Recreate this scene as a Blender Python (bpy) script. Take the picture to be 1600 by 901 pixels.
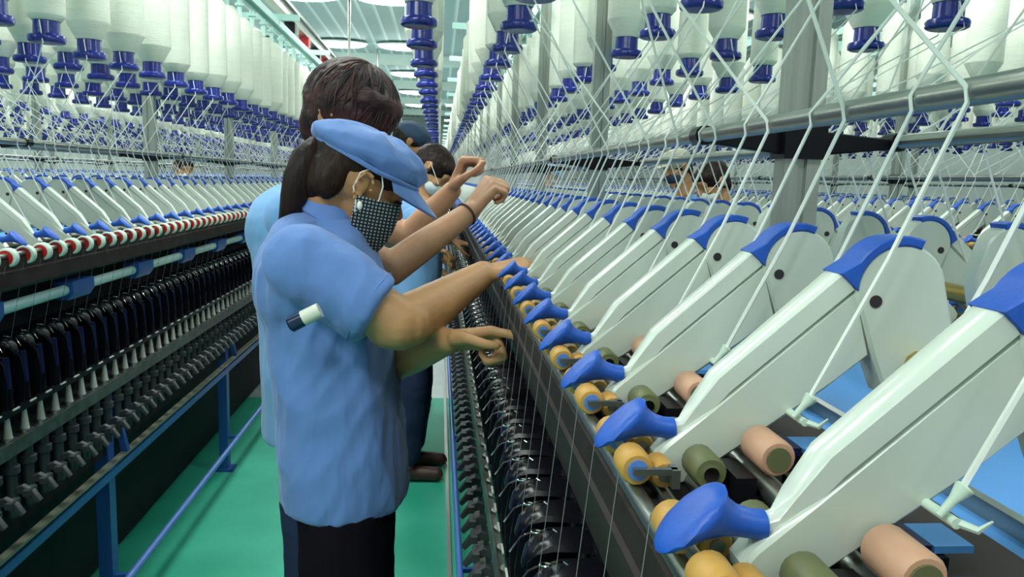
import bpy, bmesh, math, random
from mathutils import Vector, Matrix, Euler
random.seed(7)
for o in list(bpy.data.objects): bpy.data.objects.remove(o, do_unlink=True)
sc = bpy.context.scene
COL = sc.collection
PI = math.pi
V = Vector

# ------------------------------------------------------------------ camera, world, lamps, exposure
CAMLOC = V((0, 0, 1.40)); F = 1231.0
def cam_axes():
    n = V((-113.8, 172.1, -F)).normalized()              # world +Y seen from the camera
    rp = 0.0298
    b = (-113.8 * rp + 172.1) / F
    z = V((rp, 1, b)).normalized()                     # world +Z seen from the camera
    x = n.cross(z)                                     # world +X
    return x, n, z
_x, _y, _z = cam_axes()
R_wc = Matrix((_x, _y, _z))                            # rows: world axes in camera space -> camera-to-world
cam = bpy.data.cameras.new('camera'); cam.sensor_width = 36; cam.lens = 36 * F / 1600; cam.clip_start = 0.02
camo = bpy.data.objects.new('camera', cam); COL.objects.link(camo)
M = R_wc.to_4x4(); M.translation = CAMLOC; camo.matrix_world = M
sc.camera = camo
def P(px, py, Y):                                      # a point at distance Y down the aisle
    d = R_wc @ V((px - 800, 450.5 - py, -F))
    return CAMLOC + d * (Y / d.y)

sc.view_settings.view_transform = 'Standard'; sc.view_settings.look = 'None'
sc.view_settings.gamma = 1; sc.view_settings.use_curve_mapping = False
sc.view_settings.exposure = 0.0
w = bpy.data.worlds.new('world'); sc.world = w; w.use_nodes = True
w.node_tree.nodes['Background'].inputs[0].default_value = (0.86, 1.0, 0.94, 1)
w.node_tree.nodes['Background'].inputs[1].default_value = 0.45
CEIL = 3.4
LAMPS = [(x, y) for x in (-4.6, -2.9, -1.52, -0.55, 1.3, 3.2) for y in (-0.7, 2.5, 5.9, 9.2, 12.4, 15.6, 18.8, 22.0)]
LAMP_W = 28.0
def lamp_light(x, y):
    l = bpy.data.lights.new('lamp_light', 'AREA'); l.shape = 'RECTANGLE'; l.size = 0.8; l.size_y = 0.45
    l.energy = LAMP_W; l.color = (0.94, 1.0, 0.935)
    o = bpy.data.objects.new('lamp_light', l); COL.objects.link(o); o.location = (x, y, CEIL - 0.14)
    return o

# ------------------------------------------------------------------ materials
MATS = {}
def mat(name, c, rough=0.5, metal=0.0, bump=0.0, bscale=40, var=0.0, vscale=8, emit=None, spec=0.5, c2=None, stretch=None, sub=0.0, sheen=0.0, bdist=0.01):
    if name in MATS: return MATS[name]
    m = bpy.data.materials.new(name); m.use_nodes = True; nt = m.node_tree; N = nt.nodes; L = nt.links
    b = N['Principled BSDF']
    b.inputs['Base Color'].default_value = (*c, 1); b.inputs['Roughness'].default_value = rough
    b.inputs['Metallic'].default_value = metal; b.inputs['Specular IOR Level'].default_value = spec
    if sub: b.inputs['Subsurface Weight'].default_value = sub; b.inputs['Subsurface Radius'].default_value = (0.02, 0.008, 0.004); b.inputs['Subsurface Scale'].default_value = 0.5
    if sheen: b.inputs['Sheen Weight'].default_value = sheen
    if emit: b.inputs['Emission Color'].default_value = (*emit[0], 1); b.inputs['Emission Strength'].default_value = emit[1]
    tc = None
    if var or c2 or bump:
        tc = N.new('ShaderNodeTexCoord'); mp = N.new('ShaderNodeMapping'); L.new(tc.outputs['Object'], mp.inputs[0])
        if stretch: mp.inputs['Scale'].default_value = stretch
    if var or c2:
        n = N.new('ShaderNodeTexNoise'); n.inputs['Scale'].default_value = vscale; n.inputs['Detail'].default_value = 6
        L.new(mp.outputs[0], n.inputs['Vector'])
        r = N.new('ShaderNodeValToRGB'); r.color_ramp.elements[0].position = 0.32; r.color_ramp.elements[1].position = 0.68
        a = c; d = c2 if c2 else tuple(max(0, k * (1 - var)) for k in c)
        r.color_ramp.elements[0].color = (*a, 1); r.color_ramp.elements[1].color = (*d, 1)
        L.new(n.outputs[0], r.inputs[0]); L.new(r.outputs[0], b.inputs['Base Color'])
    if bump:
        n2 = N.new('ShaderNodeTexNoise'); n2.inputs['Scale'].default_value = bscale; n2.inputs['Detail'].default_value = 4
        L.new(mp.outputs[0], n2.inputs['Vector'])
        bp = N.new('ShaderNodeBump'); bp.inputs['Strength'].default_value = bump; bp.inputs['Distance'].default_value = bdist
        L.new(n2.outputs[0], bp.inputs['Height']); L.new(bp.outputs[0], b.inputs['Normal'])
    MATS[name] = m; return m
arm_white = mat('arm_white', (0.62, 0.68, 0.605), 0.22, var=0.08, vscale=12)
lever_white = mat('lever_white', (0.68, 0.73, 0.66), 0.18)
blue_pl = mat('blue_plastic', (0.012, 0.10, 0.55), 0.45, var=0.15, vscale=60, bump=0.05, bscale=300)
collar_blue = mat('collar_blue', (0.006, 0.018, 0.24), 0.22)
yarn_white = mat('yarn_white', (0.80, 0.82, 0.72), 0.9, bump=0.25, bscale=60, stretch=(1, 1, 9), var=0.06, vscale=10)
strand_m = mat('strand_white', (0.84, 0.86, 0.82), 0.9)
fine_yarn = mat('fine_yarn', (0.22, 0.22, 0.22), 0.8)
steel = mat('steel', (0.36, 0.38, 0.35), 0.3, 0.9, var=0.2, vscale=20)
alu = mat('aluminium', (0.44, 0.47, 0.43), 0.4, 0.7, var=0.15, vscale=4, stretch=(30, 30, 1))
rail_steel = mat('rail_steel', (0.16, 0.18, 0.17), 0.4, 0.6, var=0.5, vscale=25)
chrome = mat('chrome', (0.8, 0.82, 0.82), 0.12, 1.0)
black_pl = mat('black_plastic', (0.006, 0.006, 0.009), 0.3, spec=0.25)
black_gl = mat('black_gloss', (0.006, 0.006, 0.010), 0.25, spec=0.22)
dark_beam = mat('dark_beam', (0.016, 0.012, 0.012), 0.6, spec=0.18, var=0.5, vscale=14, c2=(0.034, 0.024, 0.022))
dark_in = mat('dark_interior', (0.010, 0.011, 0.013), 0.7, spec=0.2)
grey_clip = mat('grey_lever', (0.045, 0.05, 0.055), 0.5)
navy = mat('navy_paint', (0.007, 0.014, 0.075), 0.45, spec=0.3)
frame_blue = mat('frame_blue', (0.02, 0.09, 0.34), 0.4)
rod_blue = mat('rod_blue', (0.10, 0.22, 0.62), 0.35)
sheet_blue = mat('sheet_blue', (0.09, 0.33, 0.80), 0.5, var=0.1)
orange = mat('orange_rubber', (0.62, 0.33, 0.07), 0.5, var=0.15, vscale=80)
peach = mat('peach_rubber', (0.66, 0.36, 0.24), 0.5, var=0.1, vscale=60)
olive = mat('olive_apron', (0.13, 0.14, 0.06), 0.5)
brass = mat('brass', (0.40, 0.30, 0.08), 0.35, 0.6)
rub_white = mat('white_rubber', (0.62, 0.76, 0.66), 0.5)
red_cap = mat('red_cap', (0.50, 0.015, 0.012), 0.4)
cone_white = mat('cone_white', (0.70, 0.70, 0.62), 0.4)
aqua = mat('pale_aqua', (0.55, 0.82, 0.76), 0.5)
tube_aqua = mat('tube_aqua', (0.42, 0.62, 0.62), 0.25)
floor_m = mat('green_floor', (0.02, 0.40, 0.25), 0.55, c2=(0.045, 0.50, 0.34), vscale=3.0, bump=0.1, bscale=150)
concrete = mat('light_floor', (0.5, 0.6, 0.58), 0.4, var=0.1)
wall_m = mat('wall_paint', (0.72, 0.82, 0.78), 0.7, var=0.04)
skin = mat('skin', (0.50, 0.255, 0.115), 0.48, var=0.10, vscale=25, bump=0.06, bscale=180, sub=0.12)
skin_p = mat('skin_pink', (0.54, 0.27, 0.15), 0.48, var=0.12, vscale=30, bump=0.06, bscale=180, sub=0.12)
tunic_m = mat('blue_tunic', (0.118, 0.232, 0.565), 0.85, bump=0.6, bdist=0.035, bscale=3, stretch=(2.4, 2.4, 0.9), var=0.10, vscale=3, sheen=0.2)
tunic_l = mat('light_blue_tunic', (0.19, 0.40, 0.74), 0.85, bump=0.6, bdist=0.035, bscale=3, stretch=(2.4, 2.4, 0.9), var=0.08, vscale=3, sheen=0.2)
navy_cloth = mat('navy_cloth', (0.02, 0.06, 0.35), 0.85)
jeans = mat('dark_jeans', (0.02, 0.035, 0.11), 0.85, bump=0.3, bscale=30, var=0.4)
black_cl = mat('black_cloth', (0.008, 0.005, 0.010), 0.9, spec=0.1, bump=0.2, bscale=12)
hair_k = mat('black_hair', (0.008, 0.004, 0.004), 0.5, spec=0.2, bump=0.35, bscale=16, stretch=(7, 7, 1), c2=(0.030, 0.014, 0.010), vscale=6)
hair_b = mat('brown_hair', (0.010, 0.005, 0.010), 0.48, spec=0.3, bump=0.35, bscale=14, stretch=(1.0, 7, 6), c2=(0.075, 0.024, 0.022), vscale=4)
mask_w = mat('white_mask', (0.75, 0.8, 0.8), 0.8)
white_c = mat('white_cord', (0.8, 0.82, 0.78), 0.7)
shoe_m = mat('brown_shoe', (0.07, 0.025, 0.02), 0.5)
cap_dark = mat('dark_cap', (0.03, 0.06, 0.12), 0.8)
cap_beige = mat('beige_cap', (0.5, 0.48, 0.36), 0.8)
lamp_m = mat('lamp_glow', (1, 1, 1), 0.5, emit=((0.93, 1.0, 0.98), 9.0))
pearl = mat('pearl', (0.9, 0.88, 0.82), 0.15)
yellow = mat('yellow_tag', (0.55, 0.55, 0.02), 0.6)

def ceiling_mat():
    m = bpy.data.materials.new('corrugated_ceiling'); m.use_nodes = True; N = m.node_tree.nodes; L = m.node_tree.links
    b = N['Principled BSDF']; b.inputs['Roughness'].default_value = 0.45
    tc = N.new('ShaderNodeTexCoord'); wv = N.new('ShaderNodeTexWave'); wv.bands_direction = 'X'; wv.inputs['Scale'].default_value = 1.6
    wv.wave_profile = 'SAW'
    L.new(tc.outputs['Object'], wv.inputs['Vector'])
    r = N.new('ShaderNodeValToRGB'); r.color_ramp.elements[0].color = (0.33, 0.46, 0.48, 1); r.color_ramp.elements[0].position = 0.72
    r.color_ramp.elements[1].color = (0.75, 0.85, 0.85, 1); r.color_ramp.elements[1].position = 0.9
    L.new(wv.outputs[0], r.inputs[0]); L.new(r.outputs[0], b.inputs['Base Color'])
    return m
def gingham():
    m = bpy.data.materials.new('checked_cloth'); m.use_nodes = True; N = m.node_tree.nodes; L = m.node_tree.links
    b = N['Principled BSDF']; b.inputs['Roughness'].default_value = 0.9
    tc = N.new('ShaderNodeTexCoord'); mp = N.new('ShaderNodeMapping'); mp.inputs['Rotation'].default_value = (0, math.radians(-12), 0)
    L.new(tc.outputs['Object'], mp.inputs[0])
    sp = N.new('ShaderNodeSeparateXYZ'); L.new(mp.outputs[0], sp.inputs[0])
    outs = []
    for ax in ('X', 'Z'):
        a = N.new('ShaderNodeMath'); a.operation = 'MULTIPLY'; a.inputs[1].default_value = 2 * PI / 0.0062; L.new(sp.outputs[ax], a.inputs[0])
        s = N.new('ShaderNodeMath'); s.operation = 'SINE'; L.new(a.outputs[0], s.inputs[0])
        g = N.new('ShaderNodeMath'); g.operation = 'GREATER_THAN'; g.inputs[1].default_value = -0.1; L.new(s.outputs[0], g.inputs[0]); outs.append(g)
    ml = N.new('ShaderNodeMath'); ml.operation = 'MULTIPLY'; L.new(outs[0].outputs[0], ml.inputs[0]); L.new(outs[1].outputs[0], ml.inputs[1])
    mx = N.new('ShaderNodeMix'); mx.data_type = 'RGBA'; L.new(ml.outputs[0], mx.inputs[0])
    mx.inputs[6].default_value = (0.012, 0.02, 0.035, 1); mx.inputs[7].default_value = (0.42, 0.52, 0.50, 1)
    L.new(mx.outputs[2], b.inputs['Base Color']); return m
check_m = gingham(); ceil_m = ceiling_mat()

# ------------------------------------------------------------------ mesh helpers
def frame_of(d):
    d = d.normalized(); a = V((0, 0, 1)) if abs(d.z) < 0.9 else V((1, 0, 0))
    u = d.cross(a).normalized(); return u, d.cross(u).normalized()
class MB:
    def __init__(s): s.v = []; s.f = []; s.m = []; s.mats = []; s.cur = 0
    def use(s, m):
        if m not in s.mats: s.mats.append(m)
        s.cur = s.mats.index(m); return s
    def add(s, vs, fs):
        o = len(s.v); s.v += [tuple(v) for v in vs]
        for f in fs: s.f.append([o + i for i in f]); s.m.append(s.cur)
        return s
    def box(s, lo, hi):
        x0, y0, z0 = lo; x1, y1, z1 = hi
        return s.add([(x0,y0,z0),(x1,y0,z0),(x1,y1,z0),(x0,y1,z0),(x0,y0,z1),(x1,y0,z1),(x1,y1,z1),(x0,y1,z1)],
              [(0,3,2,1),(4,5,6,7),(0,1,5,4),(1,2,6,5),(2,3,7,6),(3,0,4,7)])
    def rings(s, rings, cap=True):
        n = len(rings[0]); vs = [p for r in rings for p in r]; fs = []
        for i in range(len(rings) - 1):
            for j in range(n):
                k = (j + 1) % n; fs.append((i*n+j, i*n+k, (i+1)*n+k, (i+1)*n+j))
        if cap: fs.append(tuple(range(n-1, -1, -1))); fs.append(tuple((len(rings)-1)*n + j for j in range(n)))
        return s.add(vs, fs)
    def lathe(s, p0, axis, prof, n=16, u=None):         # prof: (distance along axis, radius)
        axis = V(axis).normalized(); p0 = V(p0); a, b = frame_of(axis)
        rs = [[p0 + axis*t + (a*math.cos(2*PI*j/n) + b*math.sin(2*PI*j/n))*r for j in range(n)] for t, r in prof]
        return s.rings(rs)
    def cyl(s, p, q, r, r2=None, n=12):
        p, q = V(p), V(q); return s.lathe(p, q - p, [(0, r), ((q-p).length, r if r2 is None else r2)], n)
    def tube(s, pts, r, n=6, cap=True):
        pts = [V(p) for p in pts]; rs = []; pu = None
        for i, p in enumerate(pts):
            d = (pts[min(i+1, len(pts)-1)] - pts[max(i-1, 0)]).normalized()
            if pu is None: u, v = frame_of(d)
            else: u = (pu - d*pu.dot(d)).normalized(); v = d.cross(u)
            pu = u; rr = r[i] if isinstance(r, (list, tuple)) else r
            rs.append([p + (u*math.cos(2*PI*j/n) + v*math.sin(2*PI*j/n))*rr for j in range(n)])
        return s.rings(rs, cap)
    def prism(s, poly, y0, y1, bev=0.0):                # poly in (x,z), extruded along y
        n = len(poly)
        if bev:
            c = V((sum(p[0] for p in poly)/n, sum(p[1] for p in poly)/n))
            def ins(k):
                out = []
                for i in range(n):
                    a, b, d = V(poly[i-1]), V(poly[i]), V(poly[(i+1) % n])
                    e1 = (b-a).normalized(); e2 = (d-b).normalized()
                    m1 = V((-e1.y, e1.x)); m2 = V((-e2.y, e2.x)); m = (m1+m2)
                    m = m.normalized() if m.length > 1e-6 else m1
                    out.append(b + m*k)
                return out
            area = sum(poly[i-1][0]*poly[i][1] - poly[i][0]*poly[i-1][1] for i in range(n))
            k = bev if area > 0 else -bev
            inn = ins(k)
            R = [[(p[0], y0, p[1]) for p in inn], [(p[0], y0+bev, p[1]) for p in poly], [(p[0], y1-bev, p[1]) for p in poly], [(p[0], y1, p[1]) for p in inn]]
        else: R = [[(p[0], y0, p[1]) for p in poly], [(p[0], y1, p[1]) for p in poly]]
        return s.rings(R)
    def ell(s, c, r, rot=None, n=16, m=10):
        c = V(c); rot = rot or Matrix.Identity(3)
        vs = [c + rot @ V((0, 0, r[2]))]; fs = []
        for i in range(1, m):
            t = PI*i/m
            for j in range(n):
                a = 2*PI*j/n; vs.append(c + rot @ V((r[0]*math.sin(t)*math.cos(a), r[1]*math.sin(t)*math.sin(a), r[2]*math.cos(t))))
        vs.append(c + rot @ V((0, 0, -r[2]))); last = len(vs)-1
        for j in range(n):
            k = (j+1) % n; fs.append((0, 1+j, 1+k)); fs.append((last, 1+(m-2)*n+k, 1+(m-2)*n+j))
            for i in range(m-2): fs.append((1+i*n+j, 1+(i+1)*n+j, 1+(i+1)*n+k, 1+i*n+k))
        return s.add(vs, fs)
    def cap(s, p, r, q, r2, n=12):                       # tapered capsule
        p, q = V(p), V(q); s.ell(p, (r, r, r), n=n, m=8); s.ell(q, (r2, r2, r2), n=n, m=8)
        if (q-p).length > 1e-5: s.cyl(p, q, r*0.99, r2*0.99, n)
        return s
    def merge(s, o, mtx):
        off = len(s.v); s.v += [tuple(mtx @ V(v)) for v in o.v]; s.f += [[off+i for i in f] for f in o.f]
        mp = []
        for m in o.mats:
            if m not in s.mats: s.mats.append(m)
            mp.append(s.mats.index(m))
        s.m += [mp[i] if mp else s.cur for i in o.m]; return s
    def mesh(s, name, m=None):
        me = bpy.data.meshes.new(name); me.from_pydata(s.v, [], s.f)
        if s.mats:
            for x in s.mats: me.materials.append(x)
            me.polygons.foreach_set('material_index', s.m)
        elif m: me.materials.append(m)
        bm = bmesh.new(); bm.from_mesh(me); bmesh.ops.recalc_face_normals(bm, faces=bm.faces); bm.to_mesh(me); bm.free()
        me.polygons.foreach_set('use_smooth', [True]*len(me.polygons))
        me.set_sharp_from_angle(angle=math.radians(38)); me.update(); return me
    def build(s, name, m=None, parent=None, loc=None):
        return link(name, s.mesh(name, m), parent, loc)
def link(name, me, parent=None, loc=None):
    o = bpy.data.objects.new(name, me); COL.objects.link(o)
    if parent: o.parent = parent
    if loc is not None: o.location = loc
    return o
def tag(o, label=None, cat=None, group=None, kind=None):
    if label: o['label'] = label
    if cat: o['category'] = cat
    if group: o['group'] = group
    if kind: o['kind'] = kind
    return o
def empty(name, loc=(0,0,0)):
    o = bpy.data.objects.new(name, None); COL.objects.link(o); o.location = loc; o.empty_display_size = 0.05; return o
def copy_tree(o, parent=None):
    c = o.copy(); COL.objects.link(c); c.parent = parent
    for ch in [k for k in kids.get(o.name, [])]: copy_tree(ch, c)
    return c
kids = {}
_u = ['', 'first', 'second', 'third', 'fourth', 'fifth', 'sixth', 'seventh', 'eighth', 'ninth', 'tenth', 'eleventh', 'twelfth', 'thirteenth', 'fourteenth',
      'fifteenth', 'sixteenth', 'seventeenth', 'eighteenth', 'nineteenth']
_t = {20: 'twent', 30: 'thirt', 40: 'fort', 50: 'fift', 60: 'sixt', 70: 'sevent', 80: 'eight', 90: 'ninet'}
def ordinal(n):
    if n < 20: return _u[n]
    if n >= 100: return 'hundredth' if n == 100 else 'hundred and ' + ordinal(n - 100)
    return _t[n//10*10] + ('ieth' if n % 10 == 0 else 'y-' + _u[n % 10])
ORD = ['nearest'] + [ordinal(k) + ' nearest' for k in range(2, 130)]

# ------------------------------------------------------------------ the hall
Y1 = 27.0
def struct(name, mb, m): o = mb.build(name, m); o['kind'] = 'structure'; return o
struct('floor', MB().box((-7.5, -3, -0.05), (6.5, 4.95, 0)), floor_m)
struct('floor_2', MB().box((-7.5, 4.95, -0.05), (6.5, Y1, 0)), concrete)
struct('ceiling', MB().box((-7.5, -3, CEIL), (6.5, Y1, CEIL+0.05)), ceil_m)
struct('wall_end', MB().box((-7.5, Y1, 0), (6.5, Y1+0.1, CEIL)), wall_m)
struct('wall_left', MB().box((-7.6, -3, 0), (-7.5, Y1, CEIL)), wall_m)
struct('wall_right', MB().box((6.5, -3, 0), (6.6, Y1, CEIL)), wall_m)
for i, y in enumerate((7.0, 13.5, 17.0, 20.5, 24.0)):
    struct('trim_%d' % (i+1), MB().box((-7.5, y, CEIL-0.16), (6.5, y+0.14, CEIL)), wall_m)
for i, x in enumerate((-1.35, 0.2)):
    f = struct('window_%d' % (i+1), MB().box((x, Y1-0.03, 2.15), (x+1.0, Y1, 2.75)), mat('window_glass', (0.25, 0.33, 0.35), 0.2))
    fr = MB()
    for a in (0, 0.48, 0.96): fr.box((x+a, Y1-0.06, 2.12), (x+a+0.04, Y1-0.03, 2.78))
    for a in (2.12, 2.74): fr.box((x, Y1-0.06, a), (x+1.0, Y1-0.03, a+0.04))
    fr.build('window_frame', wall_m, f)
ORDL = ['nearest', 'second nearest', 'third nearest', 'fourth nearest', 'fifth nearest', 'sixth nearest', 'seventh nearest', 'farthest']
lm = None
for i, (x, y) in enumerate(LAMPS):
    r = empty('ceiling_lamp', (x, y, CEIL))
    tag(r, 'glowing white ceiling lamp, %s in the %s row of lamps from the left wall' % (ORDL[i % 8], ['first', 'second', 'third', 'fourth', 'fifth', 'sixth'][i // 8]), 'lamp', 'ceiling lamps in rows')
    if lm is None:
        lm = [MB().ell((0, 0, -0.03), (0.43, 0.25, 0.035), None, 24, 8).mesh('housing', wall_m),
              MB().ell((0, 0, -0.05), (0.40, 0.22, 0.05), None, 24, 10).mesh('bloomed_diffuser', lamp_m)]  # oval enlarged so the bloom round the lamp is put into its shape
    link('housing', lm[0], r); link('bloomed_diffuser', lm[1], r)
    l = lamp_light(x, y)
    l.parent = r; l.location = (0, 0, -0.14)
# travelling-blower track over the left machine
tr = empty('overhead_track', (-1.0, 0, 2.42)); tag(tr, 'grey overhead rail running above the creel of the left machine', 'rail')
MB().box((-0.03, 0.5, -0.03), (0.03, 25, 0.03)).box((-0.05, 0.5, 0.03), (0.05, 25, 0.045)).build('rail', steel, tr)
for k in range(12):
    y = 5.5 + k*0.55
    MB().box((-0.035, y, -0.10), (0.035, y+0.07, -0.03)).build('clamp', red_cap if k % 2 else black_pl, tr)
for k in range(6): MB().cyl((0, 1+4*k, 0.04), (0, 1+4*k, CEIL-2.42), 0.015).build('hanger_rod', steel, tr)

# ------------------------------------------------------------------ spinning frames.  Side profile: x grows into the machine from the aisle, y along it
# drafting arm, local origin on its near face plane at x=0,z=0 of the profile
def circ(cx, cz, r, a0, a1, n):
    return [(cx + r*math.cos(math.radians(a0 + (a1-a0)*i/(n-1))), cz + r*math.sin(math.radians(a0 + (a1-a0)*i/(n-1)))) for i in range(n)]
TH = 0.022
def arm_body_mb():
    b = MB()
    poly = [(0.1480, 1.2150), (0.1560, 1.2045), (0.1640, 1.2015), (0.1700, 1.2035), (0.2594, 1.2672), (0.2886, 1.2910), (0.2800, 1.3220), (0.2755, 1.3350),
            (0.1811, 1.2530), (0.1530, 1.2290), (0.1470, 1.2215)]
    b.prism(poly, 0.0008, TH-0.0008, 0.0022)
    b.cyl((0.1600, TH/2, 1.2370-0.006), (0.1600-0.003, TH/2, 1.2370-0.0022), 0.0028)
    disc = circ(0.3055, 1.3350, 0.0315, 190, 8, 20) + [(0.3415, 1.3220), (0.3455, 1.3100), (0.3370, 1.2760), (0.3280, 1.2640), (0.3014, 1.2640), (0.2900, 1.2900), (0.2790, 1.3200)]
    b.prism(disc, -0.0012, TH+0.0012, 0.0022)
    return b
def lever_mb():
    b = MB()
    sec = [((0.1580, 1.2375), 0.0046, 0.0050, 0.05), ((0.1660, 1.2400), 0.0050, 0.0058, 0.40), ((0.1750, 1.2500), 0.0062, 0.0080, 0.85), ((0.1900, 1.2705), 0.0076, 0.0105, 0.88), ((0.2690, 1.3405), 0.0082, 0.0112, 0.87)]
    R = []
    for c, h, wd, sl in sec:
        dr = V((1, 0, sl)).normalized(); up = V((-dr.z, 0, dr.x)); C = V((c[0], TH/2, c[1])); k = 0.78 if c[0] > 0.17 else 0.45
        pts = []
        for a, e in ((-1, -k), (-1, k), (-k, 1), (k, 1), (1, k), (1, -k), (k, -1), (-k, -1)): pts.append(C + V((0, 1, 0))*wd*a + up*h*e)
        R.append(pts)
    b.rings(R); return b
def capblue_mb():
    outer = [(0.2755, 1.3345), (0.2618, 1.3462)] + circ(0.3055, 1.3350, 0.0365, 148, 68, 10)
    inner = circ(0.3055, 1.3350, 0.0300, 68, 172, 10)
    return MB().prism(outer + inner, -0.0022, TH+0.0022, 0.0012)
def handle_mb(n=16):
    b = MB(); y = TH/2
    st = [(0.1612, 1.2375, 0.0050, 0.0050, 0), (0.1600, 1.2375, 0.0076, 0.0080, 0), (0.1540, 1.2383, 0.0072, 0.0078, -2), (0.1460, 1.2402, 0.0078, 0.0084, 4), (0.1395, 1.2420, 0.0098, 0.0098, 14),
          (0.1340, 1.2432, 0.0134, 0.0124, 26), (0.1300, 1.2436, 0.0172, 0.0150, 33), (0.1255, 1.2425, 0.0194, 0.0166, 36), (0.1205, 1.2402, 0.0188, 0.0166, 37), (0.1160, 1.2375, 0.0152, 0.0144, 37), (0.1125, 1.2352, 0.0098, 0.0098, 36), (0.1105, 1.2340, 0.003, 0.003, 36)]
    R = []
    for x, z, rv, ry, t in st:
        t = math.radians(t); up = V((math.sin(t), 0, math.cos(t)))
        R.append([V((x, y, z)) + up*rv*math.cos(2*PI*j/n) + V((0, 1, 0))*ry*math.sin(2*PI*j/n) for j in range(n)])
    b.rings(R); return b
def roller_mb(x, z, y0, y1, r, core, cr, rim=0.7, n=18):
    b = MB().use(core[0]); b.lathe((x, y0, z), (0, 1, 0), [(0, r*rim), (0.0, r*0.86), (0.0025, r), (y1-y0-0.0025, r), (y1-y0, r*0.86), (y1-y0, r*rim)], n)
    b.use(core[1]); b.lathe((x, y0-0.0015, z), (0, 1, 0), [(0, cr*0.6), (0, cr), (y1-y0+0.003, cr), (y1-y0+0.003, cr*0.6)], n)
    return b
def mirx(b, cx):                                        # mirror a profile-built mesh into machine-local x
    o = MB(); o.v = [(cx - v[0], v[1], v[2]) for v in b.v]; o.f = [f[:] for f in b.f]; o.m = b.m[:]; o.mats = b.mats[:]; return o
HALF = 0.4635        # machine centre is .46 into the profile
def side_mesh(b, side, low=0.0):
    """profile -> machine local. side -1: aisle on its -x; +1: aisle on its +x"""
    o = MB(); o.v = [((v[0]+low-HALF)*(1 if side < 0 else -1), v[1], v[2]) for v in b.v]; o.f = [f[:] for f in b.f]; o.m = b.m[:]; o.mats = b.mats[:]; return o
ARM = {}
def arm_parts(side, front):
    key = (side, front)
    if key in ARM: return ARM[key]
    S = lambda b: side_mesh(b, side)
    d = {}
    d['drafting_arm'] = S(arm_body_mb()).mesh('drafting_arm', arm_white)
    d['lever'] = S(lever_mb()).mesh('lever', lever_white)
    d['cap'] = S(capblue_mb()).mesh('hinge_cap', blue_pl)
    d['handle'] = S(handle_mb()).mesh('handle', blue_pl)
    pl = MB()
    pl.cyl((0.288, -0.0018, 1.328), (0.288, TH+0.0018, 1.328), 0.0043)
    d['hole'] = S(MB().cyl((0.2203, -0.0006, 1.2397), (0.2203, TH+0.0006, 1.2397), 0.0026)).mesh('pivot_pin', mat('plug', (0.03, 0.02, 0.03), 0.4))
    d['plug'] = S(pl).mesh('bolt_plug', mat('plug', (0.03, 0.02, 0.03), 0.4))
    if front == 'red':
        d['roller'] = [S(roller_mb(0.128, 1.202, a, a+0.020, 0.0212, (rub_white, red_cap), 0.0160, 0.70)).mesh('top_roller') for a in (-0.0365, 0.0385)]
    else:
        d['roller'] = [S(roller_mb(0.1260, 1.2240, a, a+0.024, 0.0108, (orange, rod_blue), 0.0066, 0.72)).mesh('top_roller') for a in (-0.030, TH+0.006)]
        d['mid'] = [S(roller_mb(0.1440, 1.2190, a, a+0.022, 0.0088, (orange, steel), 0.004, 0.6)).mesh('second_roller') for a in (-0.027, TH+0.005)]
        d['back'] = [S(roller_mb(0.2130, 1.2330, a, a+0.034, 0.0120, (peach, olive), 0.0078, 0.68)).mesh('rear_roller') for a in (-0.037, TH+0.003)]
        d['apron'] = [S(roller_mb(0.1720, 1.2220, a, a+0.028, 0.0110, (olive, chrome), 0.0050, 0.62)).mesh('apron') for a in (-0.033, TH+0.005)]
        w_ = MB(); w_.tube([(0.126, -0.036, 1.224), (0.126, TH+0.034, 1.224)], 0.0028, 8)
        for a in (-0.036, TH+0.031): w_.box((0.122, a, 1.2225), (0.150, a+0.004, 1.2265)); w_.box((0.146, a-0.002, 1.2145), (0.151, a+0.010, 1.2265))
        w_.box((0.128, 0.004, 1.206), (0.162, 0.018, 1.212)); d['clip'] = S(w_).mesh('roller_clip', steel)
        d['cradle'] = []
        for a in (-0.040, TH+0.002):
            w_ = MB().use(black_pl); w_.box((0.186, a+0.014, 1.2045), (0.268, a+0.022, 1.2075)); w_.use(black_pl)
            w_.box((0.186, a, 1.2045), (0.199, a+0.036, 1.222)); w_.box((0.232, a, 1.2045), (0.268, a+0.036, 1.2120))
            w_.use(sheet_blue).box((0.262, a+0.004, 1.2125), (0.284, a+0.032, 1.2165)); w_.use(navy).box((0.246, a+0.002, 1.2125), (0.259, a+0.034, 1.2180)); d['cradle'].append(S(w_).mesh('cradle'))
    w_ = MB()
    for a in (-0.018, TH+0.018):
        w_.lathe((0.236, a, 1.262), (-0.5, 0, -0.6), [(-0.008, 0.0040), (-0.007, 0.0045), (0.0, 0.0024), (0.010, 0.0018)], 10)
        w_.tube([(0.236, a, 1.252), (0.243, a-0.009, 1.251), (0.246, a-0.013, 1.257)], [0.0022, 0.0018, 0.0006], 6)
    w_.cyl((0.236, -0.022, 1.252), (0.236, TH+0.022, 1.252), 0.0026); d['funnel'] = S(w_).mesh('feed_funnel', rub_white)
    ARM[key] = d; return d
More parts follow.
